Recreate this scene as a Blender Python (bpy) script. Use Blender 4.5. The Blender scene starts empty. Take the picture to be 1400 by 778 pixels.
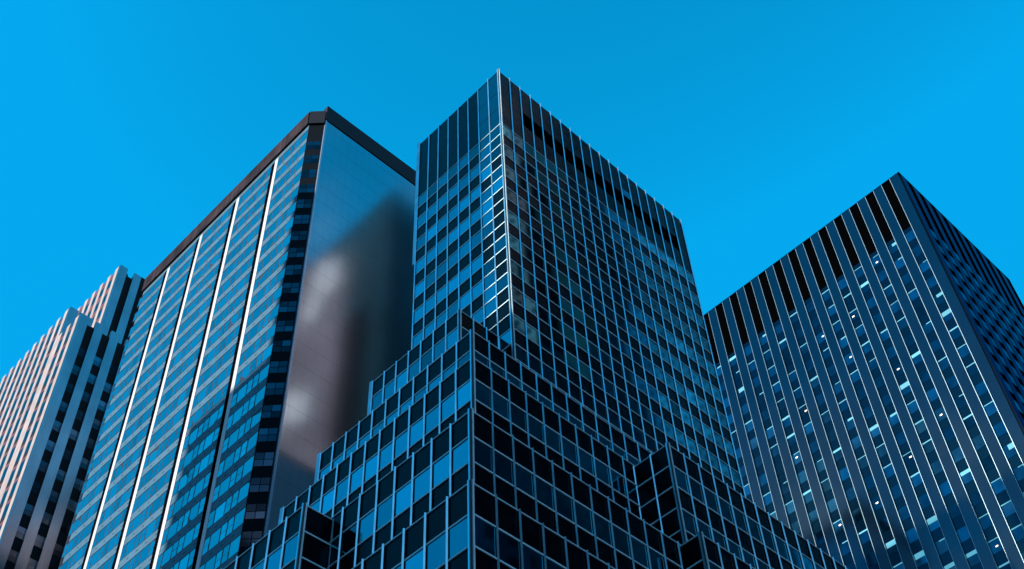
import bpy, math, random
from mathutils import Vector, Matrix
random.seed(7)
R = math.radians
scene = bpy.context.scene
COL = scene.collection
GROUND = -1.7            # the camera stands at eye height, at the origin

# ------------------------------------------------------------------ camera
F_PX, ROLL, PITCH, YAW = 1708.797, -0.0561471370, 0.879842751, 0.810259324
def cam_axes():
    ca, sa, cb, sb, cc, sc = math.cos(ROLL), math.sin(ROLL), math.cos(PITCH), math.sin(PITCH), math.cos(YAW), math.sin(YAW)
    fwd = Vector((sc*cb, cc*cb, sb)); right = Vector((cc, -sc, 0)); down = fwd.cross(right)
    return ca*right - sa*down, sa*right + ca*down, fwd
RT, DN, FW = cam_axes()
cd = bpy.data.cameras.new('camera'); co = bpy.data.objects.new('camera', cd); COL.objects.link(co)
cd.sensor_fit = 'HORIZONTAL'; cd.sensor_width = 36; cd.lens = F_PX/1400*36
cd.clip_start = 0.5; cd.clip_end = 20000
co.matrix_world = Matrix(((RT.x, -DN.x, -FW.x, 0), (RT.y, -DN.y, -FW.y, 0), (RT.z, -DN.z, -FW.z, 0), (0, 0, 0, 1)))
scene.camera = co
def px(p):
    p = Vector(p); w = p.dot(FW)
    if w < 1: return None
    return (F_PX*p.dot(RT)/w+700, F_PX*p.dot(DN)/w+389)

# ------------------------------------------------------------------ materials
MATS = {}
def mat(name, base, rough=.5, metal=0., spec=.5, var=0., noise=0., noise_scale=.3, bump=0., bump_scale=1., emit=None, estr=0., coat=0., seam=None, streak=0., rvar=0., stretch=(1, 1, 1), stint=None):
    m = bpy.data.materials.new(name); m.use_nodes = True
    nt = m.node_tree; N = nt.nodes; L = nt.links
    b = N['Principled BSDF']
    b.inputs['Base Color'].default_value = (*base, 1)
    b.inputs['Roughness'].default_value = rough
    b.inputs['Metallic'].default_value = metal
    b.inputs['Specular IOR Level'].default_value = spec
    if stint: b.inputs['Specular Tint'].default_value = (*stint, 1)
    if coat: b.inputs['Coat Weight'].default_value = coat
    if emit:
        b.inputs['Emission Color'].default_value = (*emit, 1); b.inputs['Emission Strength'].default_value = estr
    geo = N.new('ShaderNodeNewGeometry')
    fac = None
    def mul(a, bb):
        if a is None: return bb
        n = N.new('ShaderNodeMath'); n.operation = 'MULTIPLY'
        L.new(a, n.inputs[0]); L.new(bb, n.inputs[1]); return n.outputs[0]
    def rng(sock, lo, hi, a=0., z=1.):
        n = N.new('ShaderNodeMapRange'); n.inputs['From Min'].default_value = a; n.inputs['From Max'].default_value = z
        n.inputs['To Min'].default_value = lo; n.inputs['To Max'].default_value = hi
        L.new(sock, n.inputs['Value']); return n.outputs[0]
    def noise_tex(scale, detail=4.):
        mp = N.new('ShaderNodeMapping'); mp.inputs['Scale'].default_value = stretch
        L.new(geo.outputs['Position'], mp.inputs['Vector'])
        n = N.new('ShaderNodeTexNoise'); n.inputs['Scale'].default_value = scale; n.inputs['Detail'].default_value = detail
        L.new(mp.outputs[0], n.inputs['Vector']); return n.outputs['Fac']
    if var:                                    # per pane difference (blinds drawn, pane tint, lower tiers' reflection put in as tone)
        at = N.new('ShaderNodeAttribute'); at.attribute_name = 'rnd'
        fac = mul(fac, rng(at.outputs['Fac'], 1-var, 1+var))
    if noise:
        fac = mul(fac, rng(noise_tex(noise_scale), 1-noise, 1+noise, .3, .7))
    if streak:                                 # rain streaks
        mp = N.new('ShaderNodeMapping'); mp.inputs['Scale'].default_value = (2.2, 2.2, .05)
        L.new(geo.outputs['Position'], mp.inputs['Vector'])
        n = N.new('ShaderNodeTexNoise'); n.inputs['Scale'].default_value = 1.; n.inputs['Detail'].default_value = 5
        L.new(mp.outputs[0], n.inputs['Vector'])
        fac = mul(fac, rng(n.outputs['Fac'], 1-streak, 1+streak, .3, .7))
    if seam:                                   # panel joints: (axis, pitch, width, darkness)
        sep = N.new('ShaderNodeSeparateXYZ'); L.new(geo.outputs['Position'], sep.inputs[0])
        for ax, pitch, wid, dark in seam:
            d = N.new('ShaderNodeMath'); d.operation = 'DIVIDE'; d.inputs[1].default_value = pitch; L.new(sep.outputs[ax], d.inputs[0])
            f = N.new('ShaderNodeMath'); f.operation = 'FRACT'; L.new(d.outputs[0], f.inputs[0])
            g = N.new('ShaderNodeMath'); g.operation = 'GREATER_THAN'; g.inputs[1].default_value = wid/pitch; L.new(f.outputs[0], g.inputs[0])
            fac = mul(fac, rng(g.outputs[0], dark, 1.))
    if fac is not None:
        v = N.new('ShaderNodeVectorMath'); v.operation = 'SCALE'; v.inputs[0].default_value = base
        L.new(fac, v.inputs['Scale']); L.new(v.outputs[0], b.inputs['Base Color'])
    if rvar:
        L.new(rng(noise_tex(noise_scale*2.3), rough*(1-rvar), rough*(1+rvar), .3, .7), b.inputs['Roughness'])
    if bump:
        bp = N.new('ShaderNodeBump'); bp.inputs['Strength'].default_value = 1.; bp.inputs['Distance'].default_value = bump
        L.new(noise_tex(bump_scale, 2.), bp.inputs['Height']); L.new(bp.outputs[0], b.inputs['Normal'])
    MATS[name] = m
    return m
# the glass tower with its setbacks
mat('dark_spandrel', (.0008, .0025, .005), .22, 0, .075, noise=.35, noise_scale=.5, rvar=.4, stint=(.10, .6, .9))
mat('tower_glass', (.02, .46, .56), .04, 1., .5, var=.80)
mat('aluminium', (.34, .66, .76), .34, .40, .5, noise=.18, noise_scale=.8)
mat('bright_metal', (.42, .76, .86), .28, .9, .5, noise=.15, noise_scale=.8)
mat('transom_paint', (.66, .90, .95), .45, .1, .5, noise=.15, noise_scale=.8)
mat('mullion_core', (.02, .035, .045), .4, 0, .3)
mat('rear_bounce', (.50, .44, .46), .7, 0, .2, streak=.1)  # for the unseen rear sheet added to lighten a reflection
mat('louver', (.0008, .0010, .0014), .9, 0, .0)
mat('roof_felt', (.05, .05, .05), .9)
# slab with the white fins
mat('pale_cladding', (.058, .130, .188), .5, 0, .12, noise=.10, noise_scale=.25, seam=[(1, 1.6, .03, .8)], streak=.10)
mat('ribbon_glass', (.31, .49, .51), .03, 1., .5, var=.34)
mat('ribbon_frame', (.012, .014, .018), .4)
mat('white_fin', (.50, .51, .52), .4, 0, .3, noise=.10, noise_scale=.3, streak=.10)
mat('dark_slot', (.002, .002, .003), .8, 0, .0)
mat('corner_stone', (.002, .004, .007), .6, 0, .05, noise=.2)
mat('corner_glass', (.05, .06, .08), .06, 1., .5, var=.7)
mat('brown_cornice', (.022, .013, .014), .6, 0, .06, noise=.8, noise_scale=.30, streak=.5)
mat('dark_cornice', (.008, .007, .008), .5, 0, .2, noise=.3, streak=.2)
mat('polished_wall', (.36, .44, .47), .095, 1., .5, noise=.10, noise_scale=.06, seam=[(2, 3.55, .14, .80), (0, 1.3, .07, .86)])
mat('rear_mirror', (.8, .85, .9), .1, 1.)  # for the unseen mirror sheet added behind the slab
mat('wall_edge', (.45, .55, .62), .3, .8)
# striped stone building
mat('white_stone', (.33, .275, .26), .6, 0, .2, noise=.14, noise_scale=.4, streak=.18)
mat('grey_pier', (.36, .36, .37), .16, 1., .5, noise=.15, noise_scale=.15, bump=.03, bump_scale=.12, streak=.06)
mat('red_spandrel', (.12, .045, .045), .6, 0, .2, noise=.4, noise_scale=.8)
mat('slot_glass', (.10, .13, .16), .08, 1., .5, var=.9)
mat('slot_dark', (.006, .010, .014), .1, 1., .5, var=.9)
mat('slot_stone', (.006, .006, .008), .6, 0, .15)
# pier tower on the right
mat('metal_pier', (.052, .094, .124), .10, 1., .5, noise=.10, noise_scale=.10, bump=.05, bump_scale=.10, seam=[(2, 7.5, .05, .85)])
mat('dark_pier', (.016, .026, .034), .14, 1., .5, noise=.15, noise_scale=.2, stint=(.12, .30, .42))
mat('bright_trim', (.32, .44, .47), .3, 1.)
mat('column_glass', (.025, .14, .205), .06, 1., .5, var=.6, noise=.35, noise_scale=.35)
mat('column_spandrel', (.006, .044, .070), .12, 1., .5)
mat('side_glass', (.03, .095, .12), .06, 1., .5, var=.8, stint=(.2, .45, .52))
mat('glowing_blind', (.05, .16, .19), .6, 0, .1, var=.4, emit=(.16, .66, .9), estr=.36)  # blind strips given a glow to stand for bright window glints
mat('warm_lamp', (.8, .7, .6), .5, emit=(1., .82, .60), estr=.9)
# blocks out of view, most of them added to shade and be mirrored
mat('far_stone', (.26, .19, .18), .8, 0, .2, noise=.55, noise_scale=.035, seam=[(2, 3.6, .3, .6)])
mat('far_ink', (.006, .028, .042), .6, 0, .05, noise=.4, noise_scale=.06)
mat('far_navy', (.012, .06, .09), .6, 0, .1, noise=.5, noise_scale=.06)
mat('far_blue', (.20, .74, .88), .6, 0, .2, noise=.4, noise_scale=.05)
mat('mauve_stone', (.30, .22, .25), .8, 0, .1, noise=.4, noise_scale=.05)
mat('reflection_panel', (.85, .72, .72), .6, 0, .1)
mat('far_dark', (.004, .005, .007), .5, 0, .1, noise=.3, noise_scale=.05)
mat('far_glass', (.01, .012, .016), .15, 0, .2, var=.5)
mat('asphalt', (.05, .05, .052), .9, noise=.2, noise_scale=2.)
mat('concrete', (.30, .29, .28), .9, noise=.15, noise_scale=1.)
mat('road_paint', (.75, .75, .72), .7)

# ------------------------------------------------------------------ mesh helpers
class MB:
    """collects boxes, prisms and panes; build() links them as ONE mesh object"""
    def __init__(s): s.v = []; s.f = []; s.m = []; s.r = []; s.mats = []
    def mi(s, name):
        if name not in s.mats: s.mats.append(name)
        return s.mats.index(name)
    def box(s, x0, x1, y0, y1, z0, z1, m, rnd=None):
        if x0 > x1: x0, x1 = x1, x0
        if y0 > y1: y0, y1 = y1, y0
        if z0 > z1: z0, z1 = z1, z0
        n = len(s.v); i = s.mi(m); r = random.random() if rnd is None else rnd
        s.v += [(x0,y0,z0),(x1,y0,z0),(x1,y1,z0),(x0,y1,z0),(x0,y0,z1),(x1,y0,z1),(x1,y1,z1),(x0,y1,z1)]
        s.f += [[n+a for a in q] for q in ((0,3,2,1),(4,5,6,7),(0,1,5,4),(1,2,6,5),(2,3,7,6),(3,0,4,7))]
        s.m += [i]*6; s.r += [r]*6
    def prism(s, pts, z0, z1, m):              # pts counter-clockwise from above
        n = len(s.v); k = len(pts); i = s.mi(m)
        s.v += [(x, y, z0) for x, y in pts]+[(x, y, z1) for x, y in pts]
        s.f += [[n+k-1-j for j in range(k)], [n+k+j for j in range(k)]]
        s.f += [[n+j, n+(j+1) % k, n+k+(j+1) % k, n+k+j] for j in range(k)]
        s.m += [i]*(k+2); s.r += [.5]*(k+2)
    def fbox(s, ax, p, u0, u1, z0, z1, o0, o1, m, rnd=None):
        """box on a facade: ax = the axis of its outward (negative) normal, p the plane, o = distance outwards"""
        if ax == 'X': s.box(p-o1, p-o0, u0, u1, z0, z1, m, rnd)
        else: s.box(u0, u1, p-o1, p-o0, z0, z1, m, rnd)
    def nose(s, ax, p, a, w, d, z0, z1, m):
        """a pointed metal cap running up a mullion"""
        if ax == 'X': pts = [(p, a+w), (p-d, a+.015), (p-d, a-.015), (p, a-w)]
        else: pts = [(a-w, p), (a-.015, p-d), (a+.015, p-d), (a+w, p)]
        s.prism(pts, z0, z1, m)
    def pane(s, ax, p, u0, u1, z0, z1, o0, o1, m, rnd=None, tilt=.006):
        """a pane whose front is a few mm out of true, as real glazing is"""
        n = len(s.v); s.fbox(ax, p, u0, u1, z0, z1, o0, o1, m, rnd)
        a, b, c = random.uniform(-tilt, tilt), random.uniform(-tilt, tilt), random.uniform(0, tilt)
        k = 0 if ax == 'X' else 1
        front = min(v[k] for v in s.v[n:n+8])
        um = (u0+u1)/2; zm = (z0+z1)/2
        for j in range(n, n+8):
            v = list(s.v[j])
            if abs(v[k]-front) < 1e-6:
                uu = (v[1-k]-um)/(abs(u1-u0)/2); zz = (v[2]-zm)/(abs(z1-z0)/2)
                v[k] += a*uu+b*zz-c; s.v[j] = tuple(v)
    def build(s, name, parent=None, origin=None):
        me = bpy.data.meshes.new(name)
        o = origin or (0, 0, 0)
        me.from_pydata([(a-o[0], b-o[1], c-o[2]) for a, b, c in s.v], [], s.f)
        for k in s.mats: me.materials.append(MATS[k])
        me.polygons.foreach_set('material_index', s.m)
        at = me.attributes.new('rnd', 'FLOAT', 'FACE'); at.data.foreach_set('value', s.r)
        me.update()
        ob = bpy.data.objects.new(name, me); COL.objects.link(ob)
        if parent: ob.parent = parent
        return ob
def thing(name, loc, label, cat, group=None):
    o = bpy.data.objects.new(name, None); COL.objects.link(o); o.location = loc
    o['label'] = label; o['category'] = cat
    if group: o['group'] = group
    return o
def structure(o): o['kind'] = 'structure'; return o

# what hides what: plain blocks used only to rank which windows show largest
BLOCKS = []
def visible(p):
    P = Vector(p)
    for (x0, x1, y0, y1, z0, z1) in BLOCKS:
        t0, t1 = 0., .985
        ok = True
        for a, lo, hi in ((0, x0, x1), (1, y0, y1), (2, z0, z1)):
            d = P[a]
            if abs(d) < 1e-9: continue
            ta, tb = lo/d, hi/d
            if ta > tb: ta, tb = tb, ta
            t0 = max(t0, ta); t1 = min(t1, tb)
            if t0 >= t1: ok = False; break
        if ok: return False
    return True
def shown(ax, p, u0, u1, z0, z1):
    """rough visible area in square pixels of a facade rectangle"""
    def pt(u, z): return (p, u, z) if ax == 'X' else (u, p, z)
    q = [px(pt(u, z)) for u, z in ((u0, z0), (u1, z0), (u1, z1), (u0, z1))]
    if None in q: return 0
    area = abs(sum(q[i][0]*q[(i+1) % 4][1]-q[(i+1) % 4][0]*q[i][1] for i in range(4)))/2
    n = ok = 0
    for i in range(3):
        for j in range(5):
            P = pt(u0+(u1-u0)*(i+.5)/3, z0+(z1-z0)*(j+.5)/5); a = px(P); n += 1
            if a and 0 <= a[0] <= 1400 and 0 <= a[1] <= 778 and visible(P): ok += 1
    return area*ok/n
def emit_parts(root, name, items, limit=100):
    """items: (shown, function(MB), children); the largest become parts, the rest ONE part"""
    items = sorted(items, key=lambda t: -t[0])
    o = root.location
    big = [t for t in items[:limit] if t[0] > 0]; rest = items[len(big):]
    for t in big:
        m = MB(); t[1](m); part = m.build(name, root, o)
        for cname, cf in t[2]:
            c = MB(); cf(c); c.build(cname, part, o)
    if rest:
        m = MB(); kids = {}
        for t in rest:
            t[1](m)
            for cname, cf in t[2]: cf(kids.setdefault(cname, MB()))
        part = m.build(name, root, o); part['kind'] = 'stuff'
        for cname, c in kids.items():
            k = c.build(cname, part, o); k['kind'] = 'stuff'

# ------------------------------------------------------------------ 1. dark glass tower on stepped setbacks
ROW = 1.858
X0, Y0, X1, Y1 = 49.74, 47.56, 79.85, 60.45
TOP = 120.0; L0 = 109.25
#        x     y      z     xend   yend   rows shown
TIERS = [(45.30, 49.20, 77.75, 60.0, 60.14, 7),
         (40.75, 42.95, 66.55, 92.0, 60.04, 8),
         (38.05, 40.10, 59.55, 92.2, 59.95, 9),
         (53.57, 36.95, 59.40, 92.4, 47.0, 9),      # wing stepping out on the right
         (34.05, 36.10, 49.15, 92.6, 59.85, 9),
         (51.64, 34.40, 48.95, 92.8, 46.0, 9),
         (31.98, 48.25, 48.95, 60.2, 59.75, 9),     # wing stepping out on the left
         (30.87, 32.80, 39.85, 93.0, 59.65, 12)]
BLOCKS.append((X0, X1, Y0, Y1, GROUND, TOP))
for t in TIERS: BLOCKS.append((t[0], t[3], t[1], t[4], GROUND, t[2]))
LEFT = dict(X=51., Y=86.1, c1=87.7, c2=52.6, Yend=130.6, Xend=74., top=159.7, base=157.0)
BLOCKS.append((51.8, 74, 86.9, 130.6, GROUND, 159))
RX, RY, RTOP = 130., 35.5, 166.1
BLOCKS.append((RX, 163.4, RY, 95, GROUND, RTOP))

tower = thing('glass_office_tower', (X0, Y0, GROUND), 'dark glass office tower rising from stepped setbacks, tallest in the middle', 'office tower')
O = tower.location
w = MB(); w.box(X0, X1, Y0, Y1, GROUND, TOP-.6, 'dark_spandrel'); w.box(X0+.05, X1-.05, Y0+.05, Y1-.05, TOP-.6, TOP-.02, 'dark_spandrel')
w.build('tower_shaft', tower, O)
for t in TIERS:
    m = MB(); m.box(t[0], t[3], t[1], t[4], GROUND, t[2]-.02, 'dark_spandrel'); m.build('setback_tier', tower, O)
wins, mulls, trans = [], [], []
def inside(x, y, z, skip):
    for k, b in enumerate(BLOCKS[:1+len(TIERS)]):
        if k == skip: continue
        if b[0]+.02 < x < b[1]-.02 and b[2]+.02 < y < b[3]-.02 and z < b[5]-.3: return True
    return False
def face(ax, p, u0, n, bay, ztop, zbot, blk, first_win, start=None, corner_u=True, mull_top=.03, depth=.14, special=None):
    """one curtain wall: panes in alternate rows, a mullion on every bay line, a bar on every row line"""
    def P(u, z): return (p-.1, u, z) if ax == 'X' else (u, p-.1, z)
    zs = start if start is not None else ztop
    # mullions
    for i in range(n+1):
        u = u0+i*bay
        a = u0+.07 if i == 0 else u
        wd = .055
        zb = zbot
        z = ztop
        while z > zb and inside(*P(u, z-.5), blk): z -= .5
        # lower end: where it enters a lower tier's roof
        zl = zb
        zz = z-.4
        while zz > zb and not inside(*P(u, zz), blk): zz -= .3
        if zz > zb: zl = zz-.3
        if z-zl < .8: continue
        top = z+(mull_top if abs(z-ztop) < .01 else 0)
        def f(m, a=a, zl=zl, top=top): (m.fbox(ax, p, a-wd, a+wd, zl, top, 0, depth*.55, 'mullion_core'), m.nose(ax, p-depth*.55-.002, a, wd*1.15, .075, zl, top+.02, 'bright_metal'))
        mulls.append((shown(ax, p-depth, a-wd, a+wd, max(zl, -1), top), f, []))
    # bars and panes
    k = 0
    z = zs
    while z > zbot+ROW*.6:
        segs = []
        for i in range(n):
            uc = u0+(i+.5)*bay
            if not inside(*P(uc, z-.05), blk): segs.append(i)
        # contiguous runs of bays
        runs = []
        for i in segs:
            if runs and runs[-1][1] == i: runs[-1][1] = i+1
            else: runs.append([i, i+1])
        for a, b in runs:
            ua, ub = u0+a*bay, u0+b*bay
            hh = .05 if k else .035
            def f(m, ua=ua, ub=ub, z=z, hh=hh): m.fbox(ax, p, ua+.09, ub-.02, z-hh*2, z, 0, .07, 'transom_paint')
            trans.append((shown(ax, p-.1, ua, ub, z-hh*2, z), f, []))
        rowr = random.gauss(0, .22)
        for i in range(n):
            ua = u0+i*bay+(.17 if i == 0 else .10); ub = u0+(i+1)*bay-.10
            uc = (ua+ub)/2
            if inside(*P(uc, z-ROW*.4), blk): continue
            isw = (k % 2 == first_win)
            if special is not None and z < L0-.5:
                isw = special(i, k, isw)
            if not isw: continue
            r = min(1, max(0, (.27 if blk == 0 else .36)+rowr*(.8 if blk == 0 else .3)+random.gauss(0, .10)))  # lower tiers' brighter sky reflection is put into the pane tone
            za, zt = z-ROW+.03, z-.13
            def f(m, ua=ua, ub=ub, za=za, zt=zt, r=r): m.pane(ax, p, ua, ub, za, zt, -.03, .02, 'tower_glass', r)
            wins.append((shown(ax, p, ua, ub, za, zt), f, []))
        k += 1; z -= ROW
bR = (X1-X0)/19; bL = (Y1-Y0)/8
rc = random.Random(3)
face('Y', Y0, X0, 19, bR, TOP, 40, 0, 0, start=L0)
face('X', X0, Y0, 8, bL, TOP, 70, 0, 0, start=L0, special=lambda i, k, w: (rc.random() < .62 if i < 2 else w))
for j, t in enumerate(TIERS):
    x, y, z, xe, ye, rows = t
    zb = z-ROW*rows
    n = {0: 3, 1: 32, 2: 34, 3: 24, 4: 37, 5: 26, 6: 1, 7: 39}[j]
    bay = 1.58 if j != 6 else 2.07
    face('Y', y, x, n, bay if j != 0 else 1.48, z, zb, j+1, 1 if j != 6 else 9)
    nl = {0: 7, 1: 11, 2: 13, 3: 2, 4: 15, 5: 1, 6: 7, 7: 17}[j]
    dl = {3: 40.10-36.95, 5: 36.10-34.40}.get(j, ye-y)
    face('X', x, y, nl, dl/nl, z, zb, j+1, 1 if j not in (3, 5) else 9)
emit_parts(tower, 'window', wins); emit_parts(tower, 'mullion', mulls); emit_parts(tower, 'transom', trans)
# corner posts: one on each outer corner, and the wide end posts on the far left
cp = []
for x, y, z, zb in [(X0, Y0, TOP, 55)]+[(t[0], t[1], t[2], t[2]-ROW*t[5]) for t in TIERS]:
    m = MB()
    m.box(x-.10, x+.02, y-.10, y+.02, zb, z+.05, 'mullion_core'); m.box(x-.165, x-.102, y-.03, y+.06, zb, z+.07, 'bright_metal'); m.box(x-.03, x+.06, y-.165, y-.102, zb, z+.07, 'transom_paint')
    m.build('corner_post', tower, O)
for x, y, z in [(X0, Y1, TOP)]+[(t[0], t[4], t[2]) for t in TIERS if t[4] > 59]:
    m = MB(); m.box(x-.16, x+.10, y-.02, y+.34, z-22, z+.08, 'aluminium'); m.build('end_post', tower, O)
m = MB(); m.box(X0+.2, X1-.2, Y1+.002, Y1+.12, GROUND, TOP-.7, 'rear_bounce'); m.build('rear_bounce_sheet', tower, O)  # unseen pale sheet added to lighten the slab end wall's reflection
# plant floor: black louvred band and a single glazed panel on the right face, glazed panels by the corner
m = MB()
for i in range(2, 18):
    m.box(X0+i*bR+.10, X0+(i+1)*bR-.10, Y0-.03, Y0+.05, 112.55, 114.95, 'louver')
    for k in range(8): m.box(X0+i*bR+.10, X0+(i+1)*bR-.10, Y0-.07, Y0-.032, 112.6+k*.29, 112.68+k*.29, 'louver')
m.build('louver_band', tower, O)
m = MB(); m.pane('Y', Y0, X0+12*bR+.12, X0+13*bR-.12, 114.98, 116.2, -.03, .02, 'tower_glass', .4); m.build('plant_room_window', tower, O)
for i in (0, 1):
    for a, b in ((109.3, 110.6), (110.65, 112.4), (112.5, 115.6), (115.7, 119.5)):
        m = MB(); m.pane('X', X0, Y0+i*bL+(.2 if i == 0 else .12), Y0+(i+1)*bL-.12, a, b, -.03, .02, 'tower_glass', .05); m.build('plant_room_window', tower, O)
m = MB()
m.box(X0+.1, X1-.1, Y0+.1, Y1-.1, TOP-.015, TOP+.06, 'roof_felt')
for x, y in ((X0+.4, Y0+3.3), (X0+.5, Y0+.5)): m.box(x-.03, x+.03, y-.03, y+.03, TOP, TOP+.9, 'aluminium')
m.build('roof', tower, O)

# ------------------------------------------------------------------ 2. slab with white fins and a blank polished end wall
lx, ly, c1, c2, lye, lxe = LEFT['X'], LEFT['Y'], LEFT['c1'], LEFT['c2'], LEFT['Yend'], LEFT['Xend']
slab = thing('finned_office_slab', (lx, ly, GROUND), 'broad office slab with white vertical fins, ribbon windows and a blank mirror-like end wall', 'office building')
O = slab.location
LZ = 91.75; LF = 3.55
m = MB(); m.prism([(lx, c1), (c2, ly), (lxe, ly), (lxe, lye), (lx, lye)], GROUND, 157.0, 'pale_cladding')
for fl in range(-8, 19):                        # little drain slots in the spandrels
    for y in [89.0+1.9*i for i in range(22)]:
        z = LZ+fl*LF-2.09-.75
        if z > 60: m.box(lx-.012, lx+.02, y, y+.42, z, z+.07, 'dark_slot')
m.build('wall', slab, O)
FINS = [95.0, 104.65, 114.2, 123.0]
bays = []
prev = c1-.05
for fy in FINS+[131.6]:
    bays.append((prev, fy-.3)); prev = fy+1.35
wins = []
for (b0, b1) in bays:
    wdt = b1-b0
    seq = ['big', 'pair', 'pair', 'big', 'pair'] if b0 < 90 else ['pair', 'big', 'pair', 'pair', 'big', 'pair']
    nat = {'pair': .95, 'big': 1.62}
    tot = sum(nat[s] for s in seq)+.2*(len(seq)-1); k = wdt/tot
    for fl in range(-10, 19):
        zt = LZ+fl*LF
        if zt > 157.2 or zt < 50: continue
        zb = zt-2.09
        u = b0
        for s in seq:
            wd = nat[s]*k; r = min(1, max(0, random.gauss(.55, .2)))
            def f(m, u=u, wd=wd, zt=zt, zb=zb, s=s, r=r):
                if s == 'big': m.pane('X', lx, u, u+wd, zb, zt-.06, -.04, .015, 'ribbon_glass', r, .012)
                else:
                    m.pane('X', lx, u+.02, u+wd-.02, zb+1.02, zt-.06, -.04, .02, 'ribbon_glass', r*.9, .012)
                    m.pane('X', lx, u+.02, u+wd-.02, zb, zb+.93, -.04, .035, 'ribbon_glass', r, .012)
            wins.append((shown('X', lx, u, u+wd, zb, zt), f, []))
            u += wd+.2*k
emit_parts(slab, 'window', wins)
m = MB()
for (b0, b1) in bays:
    for fl in range(-10, 19):
        zt = LZ+fl*LF
        if zt > 157.2 or zt < 50: continue
        m.fbox('X', lx, b0-.04, b1+.02, zt-2.14, zt, -.05, .008, 'ribbon_frame')
        m.fbox('X', lx, b0-.04, b1+.02, zt, zt+.05, -.05, .05, 'ribbon_frame')
m.build('ribbon_frame', slab, O)['kind'] = 'stuff'
for fy in FINS:
    m = MB(); m.box(lx-.07, lx+.1, fy-.26, fy+.48, GROUND, 156.2, 'white_fin')
    o = m.build('fin', slab, O)
    m = MB(); m.box(lx-.03, lx+.1, fy+.485, fy+1.33, GROUND, 156.0, 'dark_slot'); m.build('reveal', slab, O)
# chamfered corner with one dark window a floor
cm = MB(); nx, ny = -(c1-ly), -(c2-lx)
ln = math.hypot(nx, ny); nx /= ln; ny /= ln
tx, ty = (c2-lx), (ly-c1); tl = math.hypot(tx, ty); tx /= tl; ty /= tl
def chbox(m, a0, a1, z0, z1, o0, o1, mt):
    pts = [(lx+tx*a0+nx*o1, c1+ty*a0+ny*o1), (lx+tx*a1+nx*o1, c1+ty*a1+ny*o1), (lx+tx*a1+nx*o0, c1+ty*a1+ny*o0), (lx+tx*a0+nx*o0, c1+ty*a0+ny*o0)]
    m.prism(pts, z0, z1, mt)
chbox(cm, .03, tl-.03, GROUND, 157.0, -.02, .03, 'corner_stone'); cm.build('corner_pier', slab, O)
for fl in range(-10, 18):
    zt = LZ+fl*LF+.4
    if zt > 152.5 or zt < 55: continue
    m = MB()
    for a in (.16, .16+(tl-.32)/2+.04):
        for z0, z1 in ((zt-1.0, zt-.1), (zt-2.0, zt-1.1)):
            i0 = len(m.r); chbox(m, a, a+(tl-.32)/2-.04, z0, z1, .0, .05, 'corner_glass')
            r = random.random()
            for q in range(i0, len(m.r)): m.r[q] = r
    m.build('corner_window', slab, O)
m = MB(); m.box(lx-.30, lx+.5, c1+.02, lye+.2, 157.0, 160.3, 'brown_cornice'); m.build('cornice', slab, O)
m = MB(); chbox(m, -.05, tl+.02, 157.0, 160.25, -.6, .32, 'dark_cornice'); m.build('corner_cornice', slab, O)
m = MB(); m.box(c2-.05, lxe+.1, ly-.28, ly+.6, 158.15, 161.8, 'dark_cornice'); m.build('end_cornice', slab, O)
m = MB(); m.box(c2+.28, lxe-.2, ly-.16, ly+.05, GROUND, 158.1, 'polished_wall'); m.build('end_wall_panel', slab, O)
m = MB(); m.box(lxe+.002, lxe+.09, ly+.8, lye-.2, GROUND, 156.5, 'rear_mirror'); m.build('rear_reflector', slab, O)  # unseen mirror sheet added to brighten what the pier tower reflects
m = MB(); m.box(c2+.03, c2+.27, ly-.20, ly+.05, GROUND, 158.1, 'wall_edge'); m.build('end_wall_trim', slab, O)
m = MB(); m.box(lx+.55, lxe-.2, ly+.7, lye-.1, 157.01, 159.6, 'roof_felt'); m.build('roof', slab, O)

# ------------------------------------------------------------------ 3. striped stone building at the far left
SY = 140.; SX = 45.5
stripe = thing('striped_stone_building', (SX, SY, GROUND), 'stepped stone building with white and dark vertical stripes, at the left edge', 'office building')
O = stripe.location
def stripes(x, y, xe, ye, zb, zt, start_y=None, floors=True):
    m = MB(); m.box(x, xe, y, ye, GROUND, zt-1.2, 'slot_stone'); m.build('block', stripe, O)
    # white piers along the left face
    n = int((ye-y)/2.55)
    for i in range(n+1):
        u = y+.02+i*2.55
        if start_y and u < start_y: continue
        m = MB(); m.box(x-.035, x+.01, u, u+1.08, zb, zt, 'white_stone'); m.build('stone_pier', stripe, O)
    # grey piers along the right face
    k = 0; u = x+.0
    while u < xe-1.5:
        wd = 1.5 if k else 1.55
        m = MB(); m.box(u+.015, u+wd, y-.55, y+.01, zb, zt, 'grey_pier')
        m.build('polished_pier', stripe, O); u += 2.85; k += 1
    return n, k
FH = 4.0
swin = []; sred = MB()
blocks3 = [(SX, SY, 95., 146.3, 60., 155.1), (SX+.05, 146.35, 95., 205., 60., 162.2), (51.6, 146.8, 95., 185., 155., 179.0)]
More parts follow.
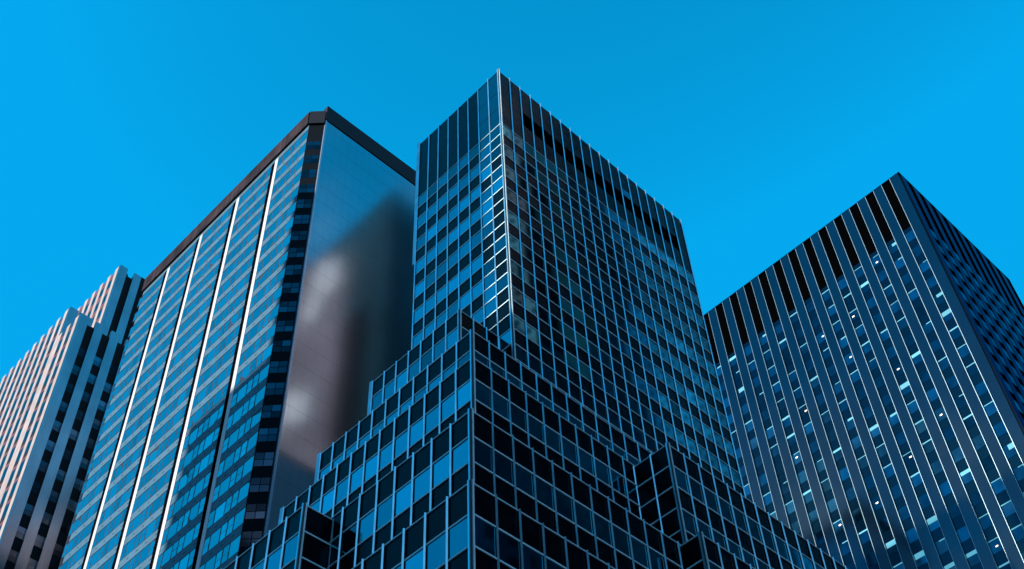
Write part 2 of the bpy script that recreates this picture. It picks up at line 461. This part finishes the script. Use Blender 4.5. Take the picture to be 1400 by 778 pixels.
for bi, (x, y, xe, ye, zb, zt) in enumerate(blocks3):
    n, k = stripes(x, y, xe, ye, zb, zt)
    for i in range(n+1):                         # left face slots: window and reddish spandrel by turns
        u = y+.02+i*2.55+1.09
        if u+1.4 > ye: continue
        z = zt-2.5
        while z > zb+4:
            za = z-2.3
            r = random.random()
            def f(m, u=u, za=za, z=z, r=r, x=x): m.pane('X', x, u+.02, u+1.44, za, z, -.03, .01, 'slot_dark', r)
            swin.append((shown('X', x, u, u+1.4, za, z), f, []))
            sred.box(x-.02, x+.01, u, u+1.45, z+.03, z+(.75 if bi < 2 else 1.68), 'red_spandrel')
            z -= FH
    for i in range(k):                           # right face slots
        u = x+i*2.85+1.53
        if u+1.3 > xe: continue
        z = zt-6.5 if bi < 2 else zb-1
        while z > zb+4:
            r = random.random()**1.5
            def f(m, u=u, z=z, r=r, y=y):
                m.pane('Y', y, u, u+1.3, z-.95, z, -.03, .02, 'slot_glass', r)
                m.pane('Y', y, u, u+1.3, z-1.85, z-1.0, -.03, .03, 'slot_glass', r*.6)
            swin.append((shown('Y', y, u, u+1.3, z-1.9, z), f, []))
            z -= FH
emit_parts(stripe, 'window', swin)
o = sred.build('red_spandrel', stripe, O); o['kind'] = 'stuff'
m = MB(); m.box(50.2, 95., 144.8, 146.2, 155.2, 157.5, 'slot_stone'); m.box(51.4, 95.2, 146.0, 146.7, 155.3, 160., 'slot_stone'); m.build('parapet', stripe, O)
m = MB()
for x, y, z in ((56.5, 147.5, 179.0), (59.5, 148., 179.0), (53.6, 148.6, 179.0)): m.box(x-.5, x+.5, y-.5, y+.5, z-1.3, z+.9, 'slot_stone')
m.build('roof_vent', stripe, O)
K = 170./140.                                  # it stands one street further back
stripe.location = O*K; stripe.scale = (K, K, K)

# ------------------------------------------------------------------ 4. pier tower on the right
RXE = 163.4; RYE = 95.
pier_t = thing('pier_office_tower', (RX, RY, GROUND), 'dark office tower with close vertical piers and black louvred top, on the right', 'office tower')
O = pier_t.location
m = MB(); m.box(RX, RXE, RY, RYE, GROUND, RTOP-.4, 'column_spandrel'); m.build('wall', pier_t, O)
PW, PP = 1.56, 3.235
LB = 153.8                                     # bottom of the louvred top
RF = 3.75
rw = []; rl = []
ny_ = int((RYE-RY-1.6)/PP)
for i in range(ny_+1):
    u = RY+.02 if i == 0 else RY+1.56+.02+(i-1)*PP+PP-PW
    m = MB(); m.box(RX-.30, RX+.02, u, u+PW, GROUND, RTOP, 'metal_pier'); o = m.build('pier', pier_t, O)
    for s in (u-.045 if i else None, u+PW):
        if s is None: continue
        t = MB(); t.box(RX-.36, RX+.01, s, s+.045, GROUND, RTOP-.05, 'bright_trim'); t.build('trim', o, O)
    w0 = u+PW+.08; w1 = u+PP-.08 if i else u+PW+PP-PW-.08
    if w1 > RYE: continue
    m = MB(); m.box(RX-.02, RX+.05, w0, w1, LB, RTOP-.1, 'louver')
    z = LB+.3
    while z < RTOP-.4: m.box(RX-.07, RX-.022, w0, w1, z, z+.1, 'louver'); z += .42
    m.build('louver', pier_t, O)
    z = LB-1.0; fl = 0
    while z > 55:
        r = min(1, max(0, random.gauss(.45, .28)))
        zb = z-1.95
        kids = []
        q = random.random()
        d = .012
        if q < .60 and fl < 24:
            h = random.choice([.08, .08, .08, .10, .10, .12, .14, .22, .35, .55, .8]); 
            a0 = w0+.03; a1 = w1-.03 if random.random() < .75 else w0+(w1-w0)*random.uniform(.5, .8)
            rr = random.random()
            kids.append(('glint_blind', lambda m, a0=a0, a1=a1, z=z, h=h, rr=rr: m.box(RX-.065, RX-.032, a0, a1, z-.05-h, z-.04, 'glowing_blind', rr)))
        if random.random() < .085:
            a0 = random.uniform(w0+.1, w1-.6); zz = z-random.uniform(.6, 1.4)
            kids.append(('lamp', lambda m, a0=a0, zz=zz: m.box(RX-.06, RX-.03, a0, a0+.38, zz-.2, zz, 'warm_lamp')))
        def f(m, w0=w0, w1=w1, zb=zb, z=z, r=r): m.pane('X', RX, w0, w1, zb, z, -.03, .02, 'column_glass', r, .014)
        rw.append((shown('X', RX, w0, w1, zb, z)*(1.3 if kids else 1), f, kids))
        z -= RF; fl += 1
nx_ = int((RXE-RX)/3.33)
for i in range(nx_+1):
    u = RX+.03 if i == 0 else RX+i*3.33
    wd = 1.6
    if u+wd > RXE: wd = RXE-u
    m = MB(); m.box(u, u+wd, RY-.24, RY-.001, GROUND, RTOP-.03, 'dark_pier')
    m.build('side_pier', pier_t, O)
    if i == nx_: continue
    w0, w1 = u+wd+.05, RX+(i+1)*3.33-.05
    m = MB(); m.box(w0, w1, RY-.03, RY+.05, LB, RTOP-.3, 'louver'); m.build('louver', pier_t, O)
    z = LB-1.0
    while z > 55:
        r = random.random()
        def f(m, w0=w0, w1=w1, z=z, r=r): m.pane('Y', RY, w0, w1, z-1.9, z, -.03, .19, 'side_glass', r, .014)
        rw.append((shown('Y', RY, w0, w1, z-1.9, z)*.3, f, []))
        z -= RF
emit_parts(pier_t, 'window', rw)
m = MB(); m.box(RX+.3, RXE-.3, RY+.3, RYE-.3, RTOP-.39, RTOP-.15, 'roof_felt'); m.build('roof', pier_t, O)
m = MB(); m.box(RX-.32, RX+.3, RY-.26, RYE, RTOP+.002, RTOP+.16, 'metal_pier'); m.box(RX+.302, RXE, RY-.26, RY+.3, RTOP+.002, RTOP+.16, 'metal_pier'); m.build('coping', pier_t, O)
m = MB()
for y in (44.8, 47.9, 51.2): m.box(RX+.4, RX+.8, y, y+.5, RTOP-.4, RTOP+.55, 'roof_felt')
m.build('roof_vent', pier_t, O)

# ------------------------------------------------------------------ 5. blocks out of view: wide tower read from its shadow, others added for shade and reflections
def plain_block(name, label, x0, x1, y0, y1, h, wall, side, step=3.6, bay=3.2, rot=0.):
    t = thing(name, ((x0+x1)/2, (y0+y1)/2, GROUND), label, 'building')
    m = MB(); m.box(x0, x1, y0, y1, GROUND, h, wall); m.build('wall', t, t.location)
    g = MB(); z = 8.
    while z < h-4:
        if side == 'E':
            y = y0+1.2
            while y < y1-2: g.box(x1-.05, x1+.04, y, y+1.5, z, z+1.9, 'far_glass'); y += bay
        else:
            x = x0+1.2
            while x < x1-2: g.box(x, x+1.5, y1-.05, y1+.04, z, z+1.9, 'far_glass'); x += bay
        z += step
    o = g.build('window', t, t.location); o['kind'] = 'stuff'
    c = MB(); c.box(x0-.4, x1+.4, y0-.4, y1+.4, h, h+1.2, wall); c.build('cornice', t, t.location); t.rotation_euler.z = R(rot)
SUN_EL, SUN_A = 25., 4.
tE, tA = math.tan(R(SUN_EL)), math.tan(R(SUN_A))
PXB = -80.
def cast(x, y, z):                              # where the sun ray through a point crosses the plane x = PXB
    d = x-PXB
    return y+d*tA, z+d*tE/math.cos(R(SUN_A))
ya, za = cast(51., 103.5, 106.0); yb, zb_ = cast(49.74, 50.9, 78.5); yc, zc = cast(51., 88.5, 106.); zd = cast(49.74, 55., 140.)[1]
plain_block('shade_tower', 'wide stone tower behind the viewer, outside the picture', PXB-9, PXB, yc, ya, za, 'far_stone', 'E')
plain_block('shade_tower', 'tallest mass added behind the viewer to block the sun', PXB-10, PXB-.2, yb, yc-.05, zd, 'far_stone', 'E')  # unseen, added to keep sun off the glass tower's left face
yn = cast(49.74, 47.2, 78.5)[0]
plain_block('shade_block', 'narrow low block added out of view to bound a sunlit strip', PXB-45, PXB-.5, yn+.05, yb-.05, zb_, 'far_stone', 'E')  # unseen, added to end the sunlit strip at its foot
plain_block('shade_tower', 'long mass added behind the viewer to block the sun', PXB-10, PXB-.3, -60., yn, zd, 'far_stone', 'E')  # unseen, added to hold the sunlit strip to the corner bays
plain_block('mauve_reflection_block', 'mauve block added out of view to be mirrored in the facades', 73.5, 151., -74., -50., 303., 'mauve_stone', 'N', rot=28.)  # unseen, added so the end wall mirrors a mauve facade
sk = bpy.data.objects[[o.name for o in bpy.data.objects if o.name.startswith('mauve_reflection_block')][0]]
rp = random.Random(11); pb = MB()
for i in range(20):  # pale panels added to make bright blobs in the mirrored wall
    u = rp.uniform(-24, 30); z = rp.uniform(185, 296); wd_, hg = rp.uniform(4, 7), rp.uniform(9, 15)
    pb.box(u, u+wd_, 12.05+.02*i, 12.06+.02*i+.2, z, z+hg, 'reflection_panel')
pb.v = [(a, b, c-GROUND) for a, b, c in pb.v]
pb.build('reflection_panel', sk)['kind'] = 'stuff'
plain_block('dark_reflection_block', 'dark block added out of view to darken reflections', 151.5, 170., -80., -26., 350., 'far_ink', 'N')  # unseen, added for the dark part of the end wall's reflection
plain_block('blue_reflection_block', 'pale blue block added out of view to tint reflections', 171., 300., -80., -26.5, 310., 'far_blue', 'N')  # unseen, added to lift the glass tower's right-face reflections
plain_block('low_reflection_block', 'low navy block added out of view to darken lower reflections', 76., 170., -24., -19., 184., 'far_navy', 'N')  # unseen, added to darken what the lower tiers reflect

# ------------------------------------------------------------------ 6. ground, road, pavement
m = MB(); m.box(-3000, 3000, -3000, 3000, GROUND-.5, GROUND-.15, 'asphalt'); structure(m.build('ground'))
m = MB(); m.box(28., 96., 30., 75., GROUND-.149, GROUND-.004, 'concrete'); structure(m.build('pavement'))
m = MB()
for i in range(-20, 40): m.box(i*8., i*8.+3., 6., 6.15, GROUND-.146, GROUND-.142, 'road_paint')
structure(m.build('road_marking'))

# ------------------------------------------------------------------ sky and sun
wd = bpy.data.worlds.new('World'); scene.world = wd; wd.use_nodes = True
nt = wd.node_tree; N = nt.nodes; L = nt.links
bg = N['Background']
sky = N.new('ShaderNodeTexSky'); sky.sky_type = 'NISHITA'; sky.sun_disc = False
sky.sun_elevation = R(SUN_EL); sky.sun_rotation = R(-90+SUN_A)
sky.air_density = 1.5; sky.dust_density = .0; sky.ozone_density = 2.0
# the deep, even blue of the photograph's sky: the sky's own brightness in one hue
spl = N.new('ShaderNodeSeparateColor'); L.new(sky.outputs[0], spl.inputs[0])
tint = N.new('ShaderNodeVectorMath'); tint.operation = 'SCALE'; tint.inputs[0].default_value = (.0035, .835, 1.82)
pw = N.new('ShaderNodeMath'); pw.operation = 'POWER'; pw.inputs[1].default_value = 2.1
lim = N.new('ShaderNodeMath'); lim.operation = 'MINIMUM'; lim.inputs[1].default_value = 1.475   # caps the bright rim of the sky
L.new(spl.outputs[1], lim.inputs[0]); L.new(lim.outputs[0], pw.inputs[0]); L.new(pw.outputs[0], tint.inputs['Scale'])
bg.inputs['Strength'].default_value = .12
# a bank of sunlit cloud low in the west, seen here only in the glass
tc = N.new('ShaderNodeTexCoord'); sp = N.new('ShaderNodeSeparateXYZ'); L.new(tc.outputs['Generated'], sp.inputs[0])
def mth(op, a, b_=0.):
    n = N.new('ShaderNodeMath'); n.operation = op
    for i, q in enumerate((a, b_)):
        if isinstance(q, (int, float)): n.inputs[i].default_value = q
        else: L.new(q, n.inputs[i])
    return n.outputs[0]
def smooth(v, lo, hi):
    n = N.new('ShaderNodeMapRange'); n.interpolation_type = 'SMOOTHSTEP'
    n.inputs['From Min'].default_value = lo; n.inputs['From Max'].default_value = hi; L.new(v, n.inputs['Value']); return n.outputs[0]
mp = N.new('ShaderNodeMapping'); mp.inputs['Scale'].default_value = (1, 1, 1.6); L.new(tc.outputs['Generated'], mp.inputs[0])
cn = N.new('ShaderNodeTexNoise'); cn.inputs['Scale'].default_value = 13.; cn.inputs['Detail'].default_value = 6.; L.new(mp.outputs[0], cn.inputs['Vector'])
cloud = smooth(cn.outputs['Fac'], .45, .60)
west = smooth(mth('SUBTRACT', mth('MULTIPLY', sp.outputs[0], -.85), sp.outputs[1]), -.02, .12)
low = smooth(sp.outputs[2], .70, .58)
puff = N.new('ShaderNodeTexNoise'); puff.inputs['Scale'].default_value = 24.; puff.inputs['Detail'].default_value = 3.; L.new(mp.outputs[0], puff.inputs['Vector'])  # unseen puffs added in the south for blobs on the end wall
south = smooth(mth('MULTIPLY', sp.outputs[1], -1.), .30, .42)
few = mth('MULTIPLY', mth('MULTIPLY', smooth(puff.outputs['Fac'], .55, .70), south), .3)
cl = mth('MAXIMUM', mth('MULTIPLY', mth('MULTIPLY', cloud, west), low), few)
mx = N.new('ShaderNodeMix'); mx.data_type = 'RGBA'; L.new(cl, mx.inputs['Factor']); L.new(tint.outputs[0], mx.inputs['A']); mx.inputs['B'].default_value = (3.6, 3.9, 4.6, 1)
L.new(mx.outputs['Result'], bg.inputs['Color'])
sd = bpy.data.lights.new('sun', 'SUN'); sd.energy = 4.6; sd.angle = R(.5); sd.color = (1., .93, .86)
so = bpy.data.objects.new('sun', sd); COL.objects.link(so)
tos = Vector((-math.cos(R(SUN_A))*math.cos(R(SUN_EL)), math.sin(R(SUN_A))*math.cos(R(SUN_EL)), math.sin(R(SUN_EL))))
so.rotation_euler = tos.to_track_quat('Z', 'Y').to_euler()
so.location = (0, 0, 300)
vs = scene.view_settings; vs.view_transform = 'Standard'; vs.look = 'None'; vs.exposure = .8; vs.gamma = 1; vs.use_curve_mapping = False
scene.render.engine = 'CYCLES'
